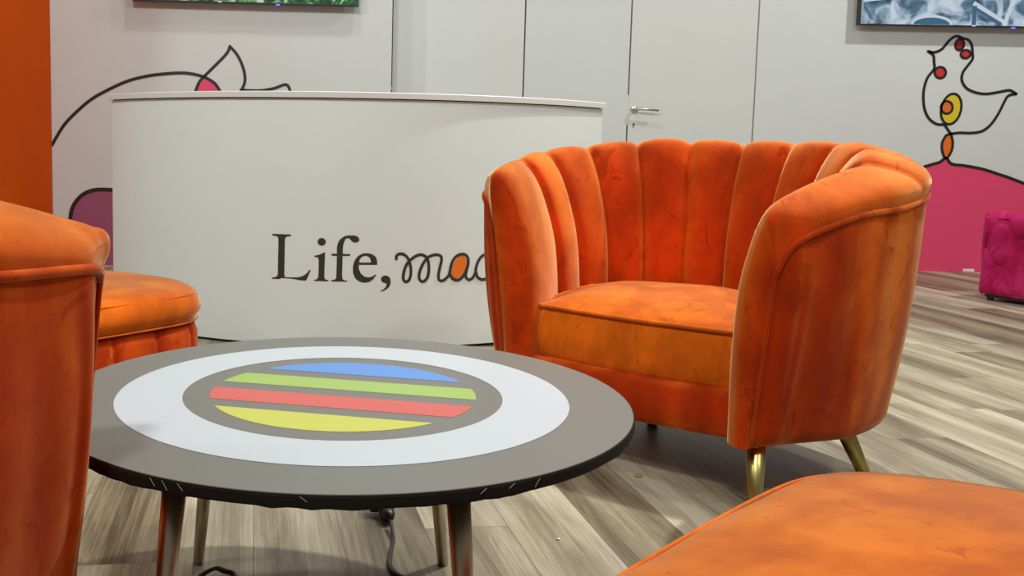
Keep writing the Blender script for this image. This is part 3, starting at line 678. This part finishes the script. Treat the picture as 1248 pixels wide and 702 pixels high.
# four stripes cut from one disc
RD, SA = .469 * TR, math.radians(-12.65)
offs = [.268, .181, .034, -.053, -.204, -.287]
offs = [.268 * TR, .181 * TR, .034 * TR, -.053 * TR, -.204 * TR, -.287 * TR]
def stripe(lo, hi, name, m):
    lo = max(lo, -RD); hi = min(hi, RD); P = []
    for s in np.linspace(lo, hi, 30): P.append((math.sqrt(max(0, RD * RD - s * s)), s))
    for s in np.linspace(hi, lo, 30): P.append((-math.sqrt(max(0, RD * RD - s * s)), s))
    Q = []
    for x, y in P:
        if not Q or (abs(x - Q[-1][0]) + abs(y - Q[-1][1])) > 1e-5: Q.append((x, y))
    if abs(Q[0][0] - Q[-1][0]) + abs(Q[0][1] - Q[-1][1]) < 1e-5: Q.pop()
    c_, s_ = math.cos(SA), math.sin(SA)
    flat(name, [(x * c_ - y * s_, x * s_ + y * c_) for x, y in Q], m)
stripe(offs[0], RD, 'blue_stripe', M['t_blue']); stripe(offs[2], offs[1], 'green_stripe', M['t_green'])
stripe(offs[4], offs[3], 'red_stripe', M['t_red']); stripe(-RD, offs[5], 'yellow_stripe', M['t_yellow'])
mb = MB(); mb.lathe([(.30, TZ - .0185), (.30, TZ - .034)], 64); mb.build('under_frame', M['table_edge'], tb, False)
for (tx, ty, fx, fy) in ((-.303, 1.745, -.3395, 1.767), (.100, 1.755, .1355, 1.782), (-.272, 1.262, -.301, 1.235), (.112, 1.262, .140, 1.235)):
    mb = MB()
    t0 = (tx - TX, ty - TY, TZ - .034); f0 = (fx - TX, fy - TY, 0)
    mb.tube([t0, f0], [.0175, .0103], 32); l = mb.build('leg', M['champagne'], tb, True)
    mb = MB(); dz = Vector(f0) - Vector(t0); c1 = Vector(t0) + dz * .055
    mb.tube([t0, c1], [.0188, .0184], 32); mb.build('collar', M['champagne'], l, True)

# ---------------------------------------------------------------- cables and crumbs
cb = empty('power_cable', (.02, 2.0, 0)); tag(cb, 'black power cable with socket end lying under the table', 'cable')
def loc(p, o=(.02, 2.0, 0)): return [tuple(np.array(q) - np.array(o)) for q in p]
cord = cr([(.035, 1.955, .016), (.0385, 1.915, .010), (.040, 1.88, .005), (.034, 1.827, .0045), (.030, 1.775, .0045), (.038, 1.735, .0045), (.062, 1.700, .0045), (.08, 1.64, .0045), (.07, 1.52, .0045)], 60)
mb = MB(); mb.tube(loc(cord), .0038, 10); mb.tube(loc(cord + np.array([.0065, -.003, 0]) * np.clip(np.linspace(-.6, 1.5, 60), 0, 1)[:, None]), .0036, 10); mb.build('cord', M['black'], cb, True)
mb = MB()
a, b2 = np.array([.033, 1.968, .017]), np.array([.018, 2.068, .0175])
ax = [a + (b2 - a) * t for t in (0, .12, .2, .22, .34, .36, .44, .46, .55, .57, 1.0)]
mb.tube(loc(ax), [.008, .013, .0155, .0135, .0135, .0165, .0165, .0145, .0145, .0135, .0125], 20)
mb.build('connector', M['black'], cb, True)
mb = MB(); mb.box(-.029, -.011, .013, .043, .012, .026); mb.build('latch', M['black'], cb)
cb2 = MB(); pts = [(-.325, 1.700, .005), (-.312, 1.712, .010), (-.297, 1.717, .014), (-.282, 1.712, .011), (-.268, 1.714, .006), (-.262, 1.70, .005), (-.275, 1.67, .006), (-.31, 1.66, .008), (-.335, 1.68, .005)]
cb2.tube(cr(pts, 50), .0036, 10); cb2.tube(cr([(x * 1.0 + .006, y - .010, z + .006) for x, y, z in pts], 50), .0036, 10)
o = cb2.build('cable_loop', M['black'], None, True); tag(o, 'black loop of cable on the floor near the left table legs', 'cable')
mb = MB(); r_ = random.Random(5)
mb.lathe([(.001, 0), (.006, .001), (.0075, .003), (.005, .007), (.001, .008)], 9, Matrix.Translation((.659, 2.307, 0)) @ Matrix.Scale(1.5, 4, (1, 0, 0)) @ Matrix.Translation((0, 0, 0)))
mb.v = [(.659 + (x / 1.0 - .659 * 1.5) if False else x - .659 * .5, y, z) for x, y, z in mb.v] if abs(mb.v[0][0] - .659) > .2 else mb.v
o = mb.build('crumb', mat('crumb_olive', (.30, .22, .05), .6)); tag(o, 'small olive crumb on the floor in front of the right armchair', 'crumb')
mb = MB(); mb.lathe([(.001, 0), (.004, .001), (.003, .003)], 7, Matrix.Translation((.385, 1.91, 0))); o = mb.build('paper_scrap', M['tape']); tag(o, 'tiny white paper scrap on the planks between table and near ottoman', 'scrap')

# ---------------------------------------------------------------- tufted magenta pouf
po = empty('tufted_pouf', (3.455, 5.43, 0), math.atan2(-.91, .41)); tag(po, 'magenta velvet tufted pouf at the right edge by the pink wall', 'pouf')
# local: x along the visible face towards the camera, +y behind it (away from the view)
W_, D_, Z0, Z1 = .95, .55, .035, .50
def tuft(p, q):        # depth at face coordinates; diamond lattice of buttons
    s = .20; best = 9
    for i in range(-1, 7):
        for j in range(-1, 5):
            bx, by = .12 + i * s, .14 + j * s * .8 - .0; bx += (j % 2) * s / 2
            d2 = math.hypot(p - bx, q - by); best = min(best, d2)
    # folds along the diagonals
    u_ = (p - .12) / s * 2; w_ = (q - .14) / (s * .8)
    f1 = abs(((u_ + w_) / 2) % 1 - .5); f2 = abs(((u_ - w_) / 2) % 1 - .5)
    fold = math.exp(-((.5 - f1) / .07) ** 2) * .35 + math.exp(-((.5 - f2) / .07) ** 2) * .35
    return -.050 * math.exp(-(best / .04) ** 2) - .026 * fold
v = []; f = []
def face(O, U, V_, Nn, nu, nv, lu, lv):
    b0 = len(v)
    for i in range(nv):
        for j in range(nu):
            a_, c_ = lu * j / (nu - 1), lv * i / (nv - 1)
            e = min(a_, lu - a_, c_, lv - c_); ef = min(1, e / .05)
            rnd = -.022 * (1 - min(1, e / .03)) ** 2
            dsp = tuft(a_, c_) * ef + .014 * ef + rnd
            p = Vector(O) + Vector(U) * a_ + Vector(V_) * c_ + Vector(Nn) * dsp
            # pull the rim in on the other axes too
            cen = Vector((W_ / 2, D_ / 2, (Z0 + Z1) / 2)); 
            if e < .001: p = p + (cen - p).normalized() * .004
            v.append(p)
    f.extend(grid_faces(nv, nu, False, b0))
face((0, 0, Z0), (1, 0, 0), (0, 0, 1), (0, -1, 0), 150, 80, W_, Z1 - Z0)
face((0, D_, Z0), (0, -1, 0), (0, 0, 1), (-1, 0, 0), 90, 80, D_, Z1 - Z0)
face((W_, 0, Z0), (0, 1, 0), (0, 0, 1), (1, 0, 0), 90, 80, D_, Z1 - Z0)
face((W_, D_, Z0), (-1, 0, 0), (0, 0, 1), (0, 1, 0), 60, 40, W_, Z1 - Z0)
face((0, 0, Z1), (1, 0, 0), (0, 1, 0), (0, 0, 1), 150, 90, W_, D_)
# close the rounded seams with an inner block
new_obj('cushioned_body', v, f, M['velvet_pouf'], po)
mb = MB(); mb.box(.012, W_ - .012, .012, D_ - .012, Z0 + .004, Z1 - .012); mb.build('inner_block', M['velvet_pouf'], po)
mb = MB(); mb.box(.03, W_ - .03, .03, D_ - .03, .02, Z0 + .01); mb.build('base_board', M['black'], po)
for x in (.05, W_ - .05):
    for y in (.05, D_ - .05):
        mb = MB(); mb.lathe([(.016, 0), (.02, .02)], 16, Matrix.Translation((x, y, 0))); mb.build('foot', M['black'], po)

# ---------------------------------------------------------------- light: hall spots on a truss, soft hall light and added fills
def area(name, loc, tgt, size, power, col=(.985, 1, .95), spread=None):
    l = bpy.data.lights.new(name, 'AREA'); l.energy = power; l.size = size; l.shape = 'DISK'; l.color = col
    if spread: l.spread = spread
    o = bpy.data.objects.new(name, l); C.objects.link(o); o.location = loc
    o.rotation_euler = (Vector(tgt) - Vector(loc)).to_track_quat('-Z', 'Y').to_euler(); return o
area('key_light', (2.5, 3.9, 4.8), (1.0, 2.4, .4), .2, 60, spread=1.5)
area('truss_light', (.7, 5.0, 4.6), (.5, 4.2, 0), .22, 30)
area('truss_light', (4.4, 4.6, 4.6), (4.3, 4.8, 0), .22, 120)
area('truss_light', (-.5, 4.8, 4.6), (-.8, 3.4, .2), .22, 34)
area('hall_fill_light', (3.6, 1.2, 4.2), (.6, 2.6, .4), .3, 32)  # added from the right to brighten the inside of the chair's left arm
area('hall_fill_light', (-.7, -.7, 4.6), (-.3, 4.2, .6), .5, 145)
area('hall_fill_light', (-3.4, .6, 4.2), (-.9, 4.2, .7), .4, 19, spread=1.4)  # small added fill from the left, lifts the counter's left side
area('hall_fill_light', (2.6, -.4, 4.0), (.3, 4.0, .5), .3, 44)
w = bpy.data.worlds.new('hall'); bpy.context.scene.world = w; w.use_nodes = True
bg = w.node_tree.nodes['Background']; bg.inputs[0].default_value = (.93, 1, .98, 1); bg.inputs[1].default_value = .20

# ---------------------------------------------------------------- camera
cam = bpy.data.cameras.new('camera'); co = bpy.data.objects.new('camera', cam); C.objects.link(co)
p, r = math.radians(5.46), math.radians(1.0)
Rt, Up, Bk = Vector((1, 0, 0)), Vector((0, math.sin(p), math.cos(p))), Vector((0, -math.cos(p), math.sin(p)))
cx = Rt * math.cos(r) + Up * math.sin(r); cy = -Rt * math.sin(r) + Up * math.cos(r)
co.matrix_world = Matrix(((cx.x, cy.x, Bk.x, 0), (cx.y, cy.y, Bk.y, 0), (cx.z, cy.z, Bk.z, .805), (0, 0, 0, 1)))
cam.sensor_width = 36; cam.lens = 1156 / 1248 * 36; cam.shift_x = 162 / 1248; cam.shift_y = -59 / 1248; cam.clip_start = .02
sc = bpy.context.scene; sc.camera = co
sc.view_settings.view_transform = 'Standard'; sc.view_settings.look = 'None'; sc.view_settings.gamma = 1
sc.view_settings.use_curve_mapping = False; sc.view_settings.exposure = -.18
